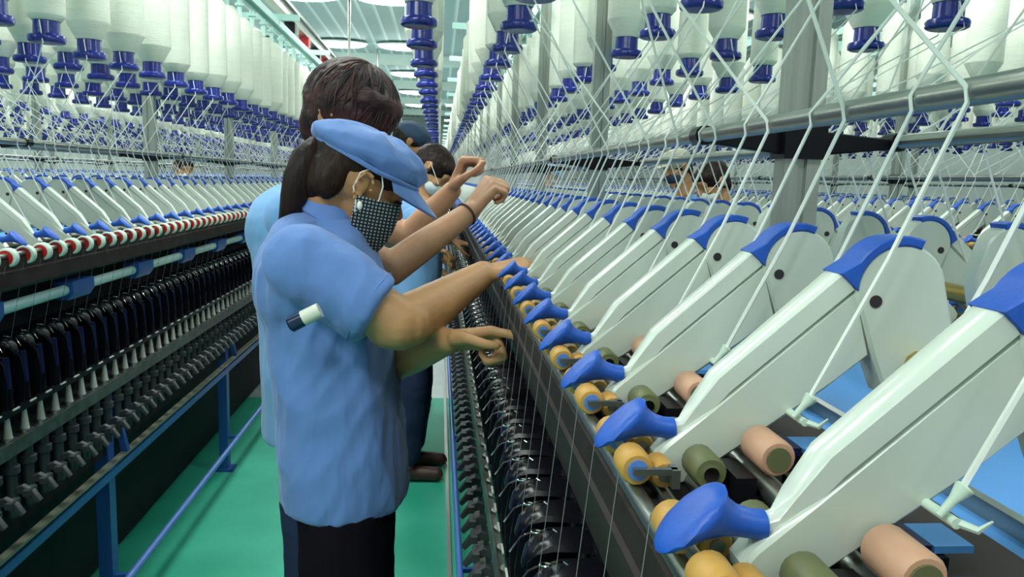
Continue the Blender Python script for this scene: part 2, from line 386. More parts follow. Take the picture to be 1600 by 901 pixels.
def add_arm(parent, side, y, front, detail=2):
    d = arm_parts(side, front)
    a = link('drafting_arm', d['drafting_arm'], parent, (0, y, 0))
    for nm, key in (('lever', 'lever'), ('hinge_cap', 'cap'), ('handle', 'handle'), ('bolt_plug', 'plug'), ('pivot_pin', 'hole')):
        o = link(nm, d[key], a)
        if nm in ('hinge_cap', 'handle'): o['label'] = 'blue plastic ' + nm.replace('_', ' ')
    for m_ in d['roller']: link('top_roller', m_, a)
    if detail: link('feed_funnel', d['funnel'], a)
    if detail > 1 and front != 'red':
        for m_ in d['mid']: link('second_roller', m_, a)
        for m_ in d['back']: link('rear_roller', m_, a)
        for m_ in d['apron']: link('apron', m_, a)
        link('roller_clip', d['clip'], a); [link('cradle', c_, a) for c_ in d['cradle']]
    return a
def arms_stuff(parent, side, ys):
    one = MB()
    b = one.use(arm_white).merge(arm_body_mb(), Matrix.Identity(4)); 
    big = MB()
    src = [(arm_body_mb(), arm_white), (lever_mb(), lever_white), (capblue_mb(), blue_pl), (handle_mb(8), blue_pl)]
    tot = MB()
    for y in ys:
        for sb, m_ in src:
            t = MB(); t.use(m_); t.v = sb.v; t.f = sb.f; t.m = [0]*len(sb.f)
            tot.merge(t, Matrix.Translation((0, y, 0)))
    o = side_mesh(tot, side).build('drafting_arm', None, parent); o['kind'] = 'stuff'; return o

def spindle_mb():                                        # one spindle with black tube
    b = MB(); x = 0.126
    b.use(cone_white).lathe((x, 0, 0.785), (0, 0, 1), [(0, 0.0105), (0.006, 0.0092), (0.050, 0.0045)], 12)
    b.use(steel).lathe((x, 0, 0.78), (0, 0, 1), [(0, 0.019), (0.005, 0.018), (0.006, 0.012)], 14)
    b.use(black_pl).lathe((x, 0, 0.842), (0, 0, 1), [(0, 0.0145), (0.006, 0.0155), (0.06, 0.0145)], 14)
    b.use(navy).lathe((x, 0, 0.900), (0, 0, 1), [(0, 0.0140), (0.073, 0.0105)], 12)
    b.use(steel).lathe((x, 0, 0.972), (0, 0, 1), [(0, 0.0105), (0.0015, 0.0105), (0.0015, 0.006)], 12)
    return b
def separator_mb():                                      # curved black divider standing between two spindles
    b = MB(); y = 0.0
    poly = [(0.105, 0.86), (0.102, 0.92), (0.108, 0.965), (0.125, 0.985), (0.165, 0.985), (0.175, 0.86)]
    b.prism(poly[::-1], -0.0012, 0.0012); return b
def lappet_mb():                                         # hinged guide flap with a curved glossy nose
    b = MB()
    prof = [(0.175, 1.012), (0.150, 1.014), (0.128, 1.014), (0.112, 1.009), (0.102, 0.999), (0.097, 0.986)]
    R = []
    for i, (x, z) in enumerate(prof):
        wd = (0.029, 0.028, 0.026, 0.022, 0.016, 0.007)[i]; t = 0.004
        R.append([(x, -wd, z-t), (x, wd, z-t), (x, wd*0.85, z+t*0.4), (x, wd*0.4, z+t), (x, -wd*0.4, z+t), (x, -wd*0.85, z+t*0.4)])
    b.rings(R); return b
def hook_mb():
    pts = []
    for i in range(9):
        a = math.radians(-60 + 330*i/8); pts.append((0.112 + 0.006*math.cos(a), 0.004*math.sin(a), 1.021))
    h = [(0.082, -0.012, 1.004), (0.094, -0.006, 1.018), (0.105, -0.002, 1.021)] + pts + [(0.118, 0.008, 1.018), (0.124, 0.002, 1.022), (0.131, 0.008, 1.020), (0.138, 0.004, 1.016)]
    return MB().tube(h, 0.0011, 5)
def brake_mb():                                          # spindle bolster and brake lever under the rail
    b = MB(); b.cyl((0.125, 0, 0.60), (0.125, 0, 0.755), 0.013); b.lathe((0.125, 0, 0.70), (0, 0, 1), [(0, .013), (.004, .02), (.02, .02), (.024, .013)], 12)
    b.prism([(0.118, 0.668), (0.100, 0.676), (0.076, 0.664), (0.060, 0.640), (0.066, 0.634), (0.084, 0.650), (0.104, 0.656), (0.120, 0.650)], -0.008, 0.008, 0.002)
    b.box((0.078, -0.020, 0.654), (0.092, 0.020, 0.668)); b.box((0.082, 0.010, 0.640), (0.092, 0.018, 0.656))
    return b

def build_machine(cx, low, label, s0, y0a, n_front, y0b, n_back, front, y_start=0.0, spindles=None, near=True):
    """s0: side facing our aisle."""
    r = empty('spinning_frame', (cx, 0, 0)); tag(r, label, 'textile machine', 'ring spinning frames')
    P2 = 0.15
    end = Y1 - 1.2
    # drafting arms, front side
    k = 0; ys = []
    while y0a + P2*k < end:
        if k < n_front: add_arm(r, s0, y0a + P2*k, front, 2 if k < 14 else (1 if k < 30 else 0))
        else: ys.append(y0a + P2*k)
        k += 1
    if ys: arms_stuff(r, s0, ys)
    k = 0; ys = []
    while y0b + P2*k < end:
        if k < n_back: add_arm(r, -s0, y0b + P2*k, 'orange', 0)
        else: ys.append(y0b + P2*k)
        k += 1
    if ys: arms_stuff(r, -s0, ys)
    a, e = y_start, end
    for s in (s0, -s0):
        S = lambda b: side_mesh(b, s); SL = lambda b: side_mesh(b, s if True else s, low if s == s0 else 0)
        # roller beam: dark bed under the arms, with stepped face
        b = MB(); b.prism(([(0.128, 1.130), (0.118, 1.138)] if front == 'red' and s == s0 else [(0.165, 1.050), (0.156, 1.055), (0.1185, 1.165)]) + [ (0.118, 1.172), (0.121, 1.175), (0.121, 1.199), (0.135, 1.203), (0.335, 1.195), (0.335, 1.13)], a, e)
        S(b).build('roller_beam', dark_beam, r)
        b = MB()
        for x, z, rr in ((0.127, 1.2065, 0.006), (0.146, 1.2045, 0.005), (0.172, 1.2050, 0.0055), (0.211, 1.2120, 0.008)): b.cyl((x, a, z), (x, e, z), rr, n=10)
        S(b).build('bottom_rollers', steel, r)
        b = MB()
        b.cyl((0.322, a, 1.285), (0.322, e, 1.285), 0.0105, n=10); S(b).build('arm_support_rod', brass, r)
        # suction tube with blue brackets
        tx_ = 0.150 if front == 'red' and s == s0 else 0.192
        S(MB().cyl((tx_, a, 1.088), (tx_, e, 1.088), 0.014, n=12)).build('suction_tube', tube_aqua if front == 'red' else black_pl, r)
        for q in range(0, 24 if front == 'red' and s == s0 else 0):
            yb = y0a - 0.03 + 0.45*q
            b = MB().prism([(0.128, 1.11), (0.128, 1.08), (0.140, 1.062), (0.170, 1.062), (0.178, 1.11)], yb, yb+0.13, 0.003); S(b).build('tube_bracket', frame_blue, r)
        S(MB().box((0.215, a, 0.86), (0.225, e, 1.12))).build('back_panel', dark_in, r)
        SL(MB().box((0.172, a, 1.002), (0.182, e, 1.016))).build('lappet_rail', black_pl, r)
        SL(MB().box((0.108, a, 0.850), (0.120, e, 0.855)).box((0.150, a, 0.848), (0.165, e, 0.856)).box((0.105, a, 0.842), (0.1075, e, 0.855))).build('ring_rail', black_pl, r)
        SL(MB().box((0.104, a, 0.755), (0.180, e, 0.780)).box((0.102, a, 0.752), (0.106, e, 0.785))).build('spindle_rail', rail_steel, r)
        SL(MB().box((0.135, a, 0.555), (0.145, e, 0.735))).build('drive_guard', dark_in, r)
        SL(MB().box((0.180, a, 0.62), (0.190, e, 1.0))).build('back_screen', dark_in, r)
        SL(MB().box((0.100, a, 0.532), (0.120, e, 0.540))).build('ledge', mat('ledge_metal', (0.22, 0.22, 0.17), 0.4, 0.3), r)
        SL(MB().box((0.103, a, 0.496), (0.109, e, 0.520))).build('ledge_stripe', frame_blue, r)
        b = MB().cyl((0.086, a, 0.16), (0.086, e, 0.16), 0.0115, n=10); SL(b).build('floor_rod', rod_blue, r)
    MB().box((-0.14, a, 0.35), (0.14, e, 1.15)).build('gear_core', dark_in, r)
    MB().box((-0.11, a, 0.03), (0.11, e, 0.33)).build('floor_light_block', dark_in, r)  # unseen box added to stop far-aisle light, keeping the floor underneath dark
    MB().box((-0.13, a, 1.185), (0.13, e, 1.192)).build('centre_sheet', sheet_blue, r)
    for s in (-1, 1):
        MB().box((s*0.105-0.004, a, 1.192), (s*0.105+0.004, e, 1.204)).build('sheet_rail', steel, r)
        MB().cyl((s*0.13, a, 1.464), (s*0.13, e, 1.464), 0.0092, n=12).build('guide_tube', steel, r)
    k = 0
    while 1.0 + 1.32*k < e:
        y = 1.0 + 1.32*k; k += 1
        b = MB()
        poly = [(-0.024, -0.016), (-0.006, -0.016), (-0.004, -0.011), (0.004, -0.011), (0.006, -0.016), (0.024, -0.016), (0.024, 0.016), (-0.024, 0.016)]
        b.rings([[(p[0], y+p[1], 1.19) for p in poly], [(p[0], y+p[1], 2.34) for p in poly]])
        p_ = b.build('creel_pole', alu, r)
        b = MB().box((-0.028, y-0.022, 1.438), (0.028, y+0.022, 1.480))
        b.prism([(-0.13, 1.455), (-0.13, 1.466), (-0.03, 1.474), (0.03, 1.474), (0.13, 1.466), (0.13, 1.455), (0.03, 1.444), (-0.03, 1.444)], y-0.010, y+0.010, 0.002)
        for s in (-1, 1): b.cyl((s*0.13, y-0.014, 1.464), (s*0.13, y+0.014, 1.464), 0.0125, n=12)
        b.build('tube_bracket_arm', black_pl, p_)
        MB().box((-0.40, y-0.012, 2.30), (0.42, y+0.012, 2.335)).build('cross_bar', aqua, p_)
        for s in (-1, 1):
            lo_ = low if s == s0 else 0
            x = s*(HALF - 0.150 - lo_); xr = s*(HALF - 0.086 - lo_)
            b = MB().box((x-0.02, y+0.04, 0.0), (x+0.02, y+0.085, 0.75)).box((x-0.045, y+0.025, 0), (x+0.045, y+0.10, 0.012))
            b.box((min(x, xr), y+0.055, 0.152), (max(x, xr), y+0.070, 0.166)); b.build('leg', frame_blue, r)
            b.cyl((xr, y+0.045, 0.16), (xr, y+0.080, 0.16), 0.016, n=10)
            x = s*(HALF-0.11-lo_)
            MB().prism([(x-0.010, 0.54), (x+0.010, 0.54), (x-0.02*s+0.004, 0.66), (x-0.02*s-0.008, 0.66)], y+0.11, y+0.130).build('stay', frame_blue, r)
    for x in ROWX: MB().box((s0*-1*x-0.022, a, 2.285), (s0*-1*x+0.022, e, 2.30)).box((s0*-1*x-0.024, a, 2.262), (s0*-1*x-0.019, e, 2.30)).box((s0*-1*x+0.019, a, 2.262), (s0*-1*x+0.024, e, 2.30)).build('creel_rail', aqua, r)
    if spindles:
        ya, n, ext = spindles; S = lambda b: side_mesh(b, s0, low)
        ms = [('spindle', S(spindle_mb()).mesh('spindle')), ('brake_lever', S(brake_mb()).mesh('brake_lever', grey_clip))]
        sep = S(separator_mb()).mesh('separator', black_gl); lap = S(lappet_mb()).mesh('lappet', black_gl); hk = S(hook_mb()).mesh('wire_hook', chrome)
        ringm = S(MB().use(chrome).lathe((0.135, 0, 0.857), (0, 0, 1), [(0, 0.021), (0.003, 0.021), (0.003, 0.017), (0, 0.017)], 16).use(cone_white).box((0.1015, -0.017, 0.8545), (0.1045, 0.010, 0.8580))).mesh('spindle_ring')  # white box at each spindle paints in the glint along the ring rail
        for i in range(n):
            y = ya + 0.075*i
            for nm, me in ms: link(nm, me, r, (0, y, 0))
            link('spindle_ring', ringm, r, (0, y, 0))
            link('separator', sep, r, (0, y+0.0375, 0))
            l_ = link('lappet', lap, r, (0, y, 0)); link('wire_hook', hk, l_)
        tot = MB()
        for i in range(n, n+ext):
            t = MB()
            for sb, m_ in ((spindle_mb(), None), (lappet_mb(), black_gl), (separator_mb(), black_gl), (hook_mb(), chrome)):
                if m_: u = MB(); u.use(m_); u.v = sb.v; u.f = sb.f; u.m = [0]*len(sb.f); sb = u
                t.merge(sb, Matrix.Identity(4))
            tot.merge(t, Matrix.Translation((0, ya+0.075*i, 0)))
        if ext: o = S(tot).build('spindle', None, r); o['kind'] = 'stuff'
    return r
# creel rows: local x measured away from the aisle side s0; (x, height of collar foot above 1.40)
ROWX = (-0.285, 0.05, 0.325, 0.59)
ROWZ = (0.350, 0.352, 0.350, 0.346)
right = build_machine(0.4635, 0.0, 'long white-armed spinning machine filling the right foreground, blue knobs and orange rollers', -1, 0.3407, 70, 0.80, 30, 'orange', 0.05, (0.36, 100, 124))
left = build_machine(-1.2635, 0.04, 'long spinning machine on the left of the aisle, with red and white rollers', 1, 0.77, 46, 3.0, 0, 'red', 0.6, (0.70, 80, 60))
far_r = build_machine(2.19, 0.0, 'spinning machine across the next aisle, behind the right foreground machine', -1, 2.3, 26, 3.6, 0, 'orange', 1.5, None, False)
far_l = build_machine(-2.99, 0.0, 'spinning machine across the next aisle, behind the left machine', 1, 4.3, 14, 6.0, 0, 'orange', 2.5, None, False)
far_r2 = build_machine(3.92, 0.0, 'spinning machine farthest to the right, seen only between strands', -1, 4.9, 10, 6.5, 0, 'orange', 3.0, None, False)
far_l2 = build_machine(-4.72, 0.0, 'spinning machine farthest to the left, seen only between strands', 1, 7.5, 6, 9.5, 0, 'orange', 5.0, None, False)

fl = tag(MB().box((0.052, 0.2, 0.0), (0.068, 25.8, 0.012)).build('floor_strip', alu), 'thin grey metal strip on the green floor along the right machine', 'floor strip')

# ------------------------------------------------------------------ hanging roving bobbins
def package_mb(kind, n=18):
    R = {'full': 0.061, 'wide': 0.056, 'slim': 0.043, 'mid': 0.050}[kind]; H = {'full': 0.40, 'wide': 0.40, 'slim': 0.39, 'mid': 0.40}[kind]
    sh = {'full': 0.050, 'wide': 0.045, 'slim': 0.012, 'mid': 0.028}[kind]
    z0 = 0.052
    return MB().lathe((0, 0, 0), (0, 0, 1), [(z0, 0.026), (z0+0.001, 0.033), (z0+sh, R), (z0+sh+0.004, R+0.0005), (z0+H-sh, R), (z0+H-0.012, 0.036), (z0+H-0.01, 0.028)], n)
def collar_mb(n=18):
    return MB().lathe((0, 0, 0), (0, 0, 1), [(0.0, 0.022), (0.0, 0.038), (0.003, 0.0430), (0.013, 0.0440), (0.018, 0.0410), (0.020, 0.0320), (0.024, 0.0310), (0.050, 0.0305), (0.054, 0.0295), (0.054, 0.02)], n)
def hanger_mb(): return MB().cyl((0, 0, 0.44), (0, 0, 0.53), 0.012, n=8).cyl((0, 0, 0.50), (0, 0, 0.512), 0.022, n=12)
PK = {k: package_mb(k).mesh('yarn_package', yarn_white) for k in ('full', 'wide', 'slim', 'mid')}
CM = collar_mb().mesh('collar', collar_blue); HM = hanger_mb().mesh('hanger', aqua)
def add_bobbin(x, y, z, kind, label, group):
    r = empty('roving_bobbin', (x, y, z)); tag(r, label, 'bobbin', group)
    link('yarn_package', PK[kind], r); c = link('collar', CM, r); c['label'] = 'dark blue flanged collar'; link('hanger', HM, r)
    r.rotation_euler = (random.uniform(-.012, .012), random.uniform(-.012, .012), random.uniform(0, 6))
    return r
LOOK = {'slim': 'slim straight', 'mid': 'medium', 'full': 'fat', 'wide': 'wide-shouldered'}
def rows_for(cx, s0, rows, ystart, nind, names, gname, pitch=0.30, stuffname=None, nind_over=0):
    stuff = MB(); out = {}
    low = {k: (package_mb(k, 10)) for k in PK}; lc = collar_mb(10)
    for ri, (lx, dz) in enumerate(rows):
        x = cx - s0*lx; y = ystart[ri]; k = 0
        for q in range(1, 5 if names else 1):                # the row goes on overhead, above the edge of the view
            yy = y - pitch*q
            if yy < -0.1: break
            if ri < nind_over: add_bobbin(x, yy, 1.40 + dz, 'wide', 'white yarn bobbin overhead, %s before the %s' % (ordinal(q), names[ri]), gname)
            out.setdefault(ri, []).append((x, yy, 1.40 + dz))
        while y < Y1 - 1.5:
            kind = random.choice(['slim', 'mid', 'full', 'wide', 'full', 'wide']); jz = random.uniform(-.006, .006)
            z = 1.40 + dz + jz
            if k < nind[ri]: add_bobbin(x, y, z, kind, '%s white yarn bobbin, %s in %s' % (LOOK[kind], ORD[k], names[ri]), gname)
            else:
                t = MB(); t.use(yarn_white); t.v = low[kind].v; t.f = low[kind].f; t.m = [0]*len(t.f)
                stuff.merge(t, Matrix.Translation((x, y, z)))
                t = MB(); t.use(collar_blue); t.v = lc.v; t.f = lc.f; t.m = [0]*len(t.f)
                stuff.merge(t, Matrix.Translation((x, y, z)))
            out.setdefault(ri, []).append((x, y, z)); y += pitch + random.choice((0, 0, 0, 0.0)); k += 1
    if stuff.v:
        tag(stuff.build('roving_bobbin'), 'distant white yarn bobbins with blue collars ' + stuffname, 'bobbins', gname, 'stuff')
    return out
rows3 = list(zip(ROWX, ROWZ))
bobR = rows_for(0.4635, -1, [(-0.517, 0.352)] + rows3, [1.29, 0.93, 0.95, 1.24, 1.30], [32, 32, 30, 30, 24],
    ['row hanging over the aisle', 'front creel row right of the aisle', 'second creel row of right machine', 'third creel row of right machine', 'back creel row of right machine'], 'yarn bobbins hanging over the right machine', 0.32, 'far down the right machine', 4)
bobL = rows_for(-1.2635, 1, [(-0.2835, 0.305), (-0.07, 0.305), (0.22, 0.31), (0.50, 0.31)], [1.64, 1.75, 1.9, 2.2], [28, 28, 22, 14],
    ['front creel row left of the aisle', 'second creel row of left machine', 'third creel row of left machine', 'back creel row of left machine'], 'yarn bobbins hanging over the left machine', 0.245, 'far down the left machine')
bobR2 = rows_for(2.19, -1, rows3, [2.1, 2.4, 2.8, 3.0], [16, 10, 0, 0], ['front row over next machine to the right', 'second row over next machine to the right', '', ''], 'yarn bobbins hanging over the next machine right', 0.30, 'over the next machine to the right')
bobL2 = rows_for(-2.99, 1, rows3, [4.0, 4.3, 4.6, 4.8], [14, 8, 0, 0], ['front row over next machine to the left', 'second row over next machine to the left', '', ''], 'yarn bobbins hanging over the next machine left', 0.30, 'over the next machine to the left')
rows_for(3.92, -1, rows3, [4.2, 4.4, 4.6, 4.8], [0]*4, None, 'yarn bobbins hanging over the farthest machine right', 0.30, 'over the farthest machine to the right')
rows_for(-4.72, 1, rows3, [6.2, 6.4, 6.6, 6.8], [0]*4, None, 'yarn bobbins hanging over the farthest machine left', 0.30, 'over the farthest machine to the left')
MB().box((-0.539, 1.0, 2.285), (-0.495, 25.5, 2.30)).build('creel_rail', aqua, right)

# ------------------------------------------------------------------ strands of roving: bobbin -> guide tube -> drafting arm
def strand_pts(cx, s, y, bob):
    bx, by, bz = bob
    tx = cx + s*0.13; side = 1 if random.random() < .5 else -1
    a = V((bx, by + side*0.034, bz + 0.05)); a2 = V((bx + s*0.01, by + side*0.043, bz - 0.004))
    t = V((tx + s*0.010, y, 1.466)); t2 = V((tx + s*0.008, y, 1.456))
    e = V((cx + s*(HALF-0.238), y, 1.264))
    m = (t2*0.5 + e*0.5) + V((s*-0.002, 0, -0.003))
    return [a, a2, t, t2, m, e]
def strands(cx, s, y0, n, bobs, label_side, group, nind, r=0.0015):
    st = MB().use(strand_m)
    allb = [b for row in bobs for b in row]
    for i in range(n):
        # two per arm, either side of it
        k, h = divmod(i, 2); y = y0 + 0.15*k + (-0.018 if h == 0 else TH + 0.018)
        row = bobs[i % len(bobs)]
        off = random.uniform(-0.06, 0.06)
        b = min(row, key=lambda q: abs(q[1] - (y + off)))
        pts = strand_pts(cx, s, y, b)
        if i < nind:
            mb = MB().tube(pts, r, 5)
            lab = 'white strand, %s in the run %s' % (ORD[i], label_side)
            tag(mb.build('yarn_strand', strand_m), lab, 'strand', group)
        else: st.tube(pts, r, 4, False)
    if st.v: tag(st.build('yarn_strand'), 'many distant white strands ' + label_side, 'strands', group, 'stuff')
R_ = bobR
strands(0.4635, -1, 0.3407, 240, [R_[1], R_[2], R_[1], R_[2]], 'over the front arms of right machine', 'white strands feeding the right machine front', 110, 0.0017)
strands(0.4635, 1, 0.80, 200, [R_[3], R_[4]], 'over the back arms of right machine', 'white strands feeding the right machine back', 60)
strands(-1.2635, 1, 0.77, 170, [bobL[0], bobL[1]], 'over the front arms of left machine', 'white strands feeding the left machine front', 70)
strands(-1.2635, -1, 2.4, 140, [bobL[2], bobL[3]], 'over the back arms of the left machine', 'white strands feeding the left machine back', 0)
strands(2.19, -1, 2.3, 180, [bobR2[0], bobR2[1]], 'over the next machine to the right', 'white strands feeding the next machine right', 30)
strands(2.19, 1, 3.0, 120, [bobR2[2], bobR2[3]], 'over the back of the next machine to the right', 'white strands feeding the next machine right back', 0)
strands(-2.99, 1, 4.3, 140, [bobL2[0], bobL2[1]], 'over the next machine to the left', 'white strands feeding the next machine left', 20)
# fine yarns from the front rollers to the guides
for k in range(26):
    y = 0.40 + 0.075*k
    tag(MB().tube([(0.118, y, 1.222), (0.100, y, 1.022)], 0.00035, 4).build('fine_yarn', fine_yarn),
        'thin grey yarn, %s along the dark beam of the right machine' % ORD[k], 'yarn', 'thin yarns below the rollers of the right machine')
for k in range(26):
    y = 1.68 + 0.075*k
    tag(MB().tube([(-0.914, y, 1.188), (-0.950, y, 1.016)], 0.0005, 4).build('fine_yarn', fine_yarn),
        'thin grey yarn, %s above the black guides of the left machine' % ORD[k], 'yarn', 'thin yarns below the rollers of the left machine')

# ------------------------------------------------------------------ people
def remesh(o, vox, smooth=6, disp=0.0, dsize=0.08, sub=0):
    m = o.modifiers.new('r', 'REMESH'); m.mode = 'VOXEL'; m.voxel_size = vox; m.use_smooth_shade = True
    if smooth: s = o.modifiers.new('s', 'SMOOTH'); s.factor = 0.5; s.iterations = smooth
    if disp:
        t = bpy.data.textures.new('folds', 'CLOUDS'); t.noise_scale = dsize; t.noise_depth = 2
        d = o.modifiers.new('d', 'DISPLACE'); d.texture = t; d.strength = disp; d.mid_level = 0.5; d.texture_coords = 'LOCAL'
    return o
from mathutils import noise as NZ
def bake(o):
    dg = bpy.context.evaluated_depsgraph_get(); me = bpy.data.meshes.new_from_object(o.evaluated_get(dg)); o.modifiers.clear(); o.data = me
    me.polygons.foreach_set('use_smooth', [True]*len(me.polygons)); return o
def folds(o, sc_, amp, org=None, skew=0.0, zfade=None):
    """cloth folds: ridged noise stretched along the hang of the cloth"""
    me = o.data; nr = [v.normal.copy() for v in me.vertices]
    for v, n in zip(me.vertices, nr):
        p = v.co; q = V((p.x*sc_[0] + p.z*skew, p.y*sc_[1], p.z*sc_[2]))
        a = NZ.noise(q); b_ = NZ.noise(q*2.1 + V((5, 3, 1)))
        h = max(-.30, (1 - abs(a)*2.6) * .6 + b_*.35)
        k = amp*(zfade(p) if zfade else 1); n = V((n.x, n.y, n.z*.25))
        v.co = p + n*(h*k)
    me.update()
def basis(f, u):
    f = f.normalized(); s = f.cross(u).normalized(); u = s.cross(f).normalized()
    return f, s, u, Matrix((s, f, u)).transposed()      # local x = side(right), y = forward, z = up
def head_prims(b, C, f, u, k=1.0, detail=True):
    f, s, u, R = basis(f, u); E = lambda x, y, z, rx, ry, rz, n=16: b.ell(C + (s*x + f*y + u*z)*k, (rx*k, ry*k, rz*k), R, n)
    E(0, -.008, .02, .074, .094, .085, 24); E(0, .022, -.03, .062, .070, .075, 20); E(0, .045, -.072, .040, .040, .034)
    E(0, .078, -.098, .020, .018, .016); E(0, .074, .028, .048, .022, .026)
    for q in (-1, 1):
        E(q*.034, .064, -.025, .024, .022, .022); E(q*.030, .074, .010, .0145, .012, .010); E(q*.030, .083, .024, .018, .007, .006)
        # ear: rim + lobe
        Ce = C + (s*q*.074 - f*.006 - u*.004)*k
        for i in range(9):
            a = math.radians(-70 + 250*i/8); p = Ce + (f*(-.016*math.cos(a)) + u*(.028*math.sin(a)) + s*q*(.006 + .004*abs(math.cos(a))))*k
            b.ell(p, (.0055*k,)*3, n=8, m=6)
        b.ell(Ce - u*.022*k + f*.004*k, (.007*k, .008*k, .009*k), R, 8, 6); b.ell(Ce, (.004*k, .012*k, .022*k), R, 10, 6)
    b.cap(C + (f*.088 + u*.012)*k, .007*k, C + (f*.108 - u*.022)*k, .012*k); E(0, .098, -.026, .017, .010, .008)
    E(0, .090, -.056, .024, .009, .0055); E(0, .088, -.066, .021, .009, .006)
def hand_prims(b, W, d, n, thumb, curls, k=1.0, tc=0.5, spread=0.0):
    """W wrist, d forward, n palm normal (towards the palm side), thumb: vector to thumb side; curls: index..little, degrees"""
    d = d.normalized(); n = (n - d*n.dot(d)).normalized(); s = d.cross(n)
    if s.dot(thumb) < 0: s = -s
    offs = (.027, .009, -.009, -.026); L = ((.040, .024, .020), (.044, .028, .021), (.040, .026, .020), (.031, .020, .018)); kn = (.083, .086, .082, .074)
    for i in range(4):
        K = W + (d*kn[i] + s*offs[i])*k
        b.cap(W + (d*.012 + s*offs[i]*.55)*k, .0135*k, K, .0100*k, 10)
        c = curls[i]; cs = (c*.8, c*1.0, c*.7) if not isinstance(c, tuple) else c
        p = K; a = 0; rr = (.0092, .0082, .0074, .0064) if i < 3 else (.0080, .0072, .0066, .0058)
        for j in range(3):
            a += math.radians(cs[j]); q = p + (d*math.cos(a) + n*math.sin(a) + s*(offs[i]*spread*4))*(L[i][j]*k)
            b.cap(p, rr[j]*k, q, rr[j+1]*k, 10); p = q
    p = W + (d*.020 + s*.022 + n*.006)*k
    q = p + (d*.030 + s*.024 + n*(.010 + .012*tc))*k; b.cap(p, .0150*k, q, .0105*k, 10)
    q2 = q + (d*.028 + s*(.008 - .012*tc) + n*(.008 + .014*tc))*k; b.cap(q, .0100*k, q2, .0088*k, 10)
    q3 = q2 + (d*.022 - s*.010*tc + n*.010*tc)*k; b.cap(q2, .0088*k, q3, .0072*k, 10)
def limb(b, pts, rs, n=26):
    for i in range(len(pts)-1): b.cap(pts[i], rs[i], pts[i+1], rs[i+1], n)
def ring_e(c, ax, ay, n=28, nx=V((1,0,0)), ny=V((0,1,0)), p=2.2):
    out = []
    for j in range(n):
        t = 2*PI*j/n; cx, sy = math.cos(t), math.sin(t)
        out.append(c + nx*ax*math.copysign(abs(cx)**(2/p), cx) + ny*ay*math.copysign(abs(sy)**(2/p), sy))
    return out

# ---- front woman (stands in the aisle, side on, facing the right machine)
YW = 1.48
root = empty('person', (P(540, 700, YW).x, YW, 0)); tag(root, 'woman in blue cap and checked mask, blue tunic, black trousers, reaching to the machine', 'person')
def rel(mb, name, m, parent):
    o = mb.build(name, m); o.parent = parent
    off = parent.matrix_world.translation.copy() if parent.matrix_world.translation.length else V(parent.location)
    return o
def part(mb, name, m, rt, parent=None):
    L = V(rt.location); mb.v = [tuple(V(v) - L) for v in mb.v]; o = mb.build(name, m, parent or rt); return o
def W(px, py, dy=0.0): return P(px, py, YW + dy)
f = V((0.83, 0.35, -0.43)); u = V((0.43, 0.08, 0.90))
HC = W(556, 284, 0.0)
b = MB(); head_prims(b, HC, f, u, 0.93)
ff, ss, uu, RH = basis(f, u)
neck0 = HC - uu*.05 - ff*.035; nb = W(512, 350, 0.01)
b.cap(neck0, .048, nb, .046, 18); b.cap(neck0 + ff*.01, .044, nb + V((.02, 0, -.01)), .042, 18)
# trunk under the tunic
hipc = W(535, 760); chest = W(520, 500, .01)
b.cap(W(508, 410, .01), .055, chest, .09); b.cap(nb, .045, W(508, 410, .01), .05); b.cap(chest, .09, hipc, .10)
shR = W(478, 415, -.15); shL = W(505, 395, .16)
b.cap(W(502, 408, -.06), .04, shR, .042); b.cap(W(505, 405, .06), .04, shL, .042)
# right arm (near the camera)
elR = W(624, 506, -.17); wrR = W(755, 428, -.02)
limb(b, [shR, elR, (elR*.62 + wrR*.38) + V((0, 0, -.004)), wrR], [.046, .0450, .0415, .0255])
b.cap(elR + V((-.02, 0, -.004)), .038, elR + V((.02, 0, .0)), .037)
hand_prims(b, wrR, V((.97, .12, .22)), V((.1, .2, -1)), V((0, 1, 0)), (38, 42, 46, 50), .98, 1.0)
# left arm
elL = W(604, 572, .12); wrL = W(702, 532, -.15)
limb(b, [shL, elL, elL*.5 + wrL*.5, wrL], [.045, .038, .034, .0225])
hand_prims(b, wrL, V((.93, -.30, .14)), V((.10, -.62, -.78)), V((.1, -.6, .7)), ((16, 8, 5), (70, 98, 62), (76, 100, 64), (78, 100, 64)), 1.0, .35)
# legs
for q, px in ((-1, 515), (1, 560)):
    hp = W(543 + q*6, 790, q*.08); kn = V((hp.x + .01, hp.y, .44)); an = V((hp.x - .01, hp.y, .08))
    limb(b, [hp, kn, an], [.06, .05, .032]); b.cap(V((an.x, an.y, .035)), .032, V((an.x+.15, an.y, .028)), .024)
body = part(b, 'body', skin, root); remesh(body, .0034, 9)
# eyes (lowered lids) and brows
for q in (-1, 1):
    e = MB(); c = HC + (ss*q*.030 + ff*.0800 + uu*.004)*.97
    pts = [c + (ss*q*t*.014 + ff*(.0075 - .004*t*t) - uu*(.001 + .002*(1 - t*t)))*1.0 for t in (-1, -.5, 0, .5, 1)]
    part(e.tube(pts, .0016, 6), 'eyelashes', black_cl, root)
    e = MB(); pts = [c + (ss*q*t*.018 + ff*(.0085 - .005*t*t) + uu*(.017 + .003*(1 - t*t))) for t in (-1, -.5, 0, .5, 1)]
    part(e.tube(pts, [.001, .0022, .0026, .0022, .001], 6), 'eyebrow', hair_k, root)
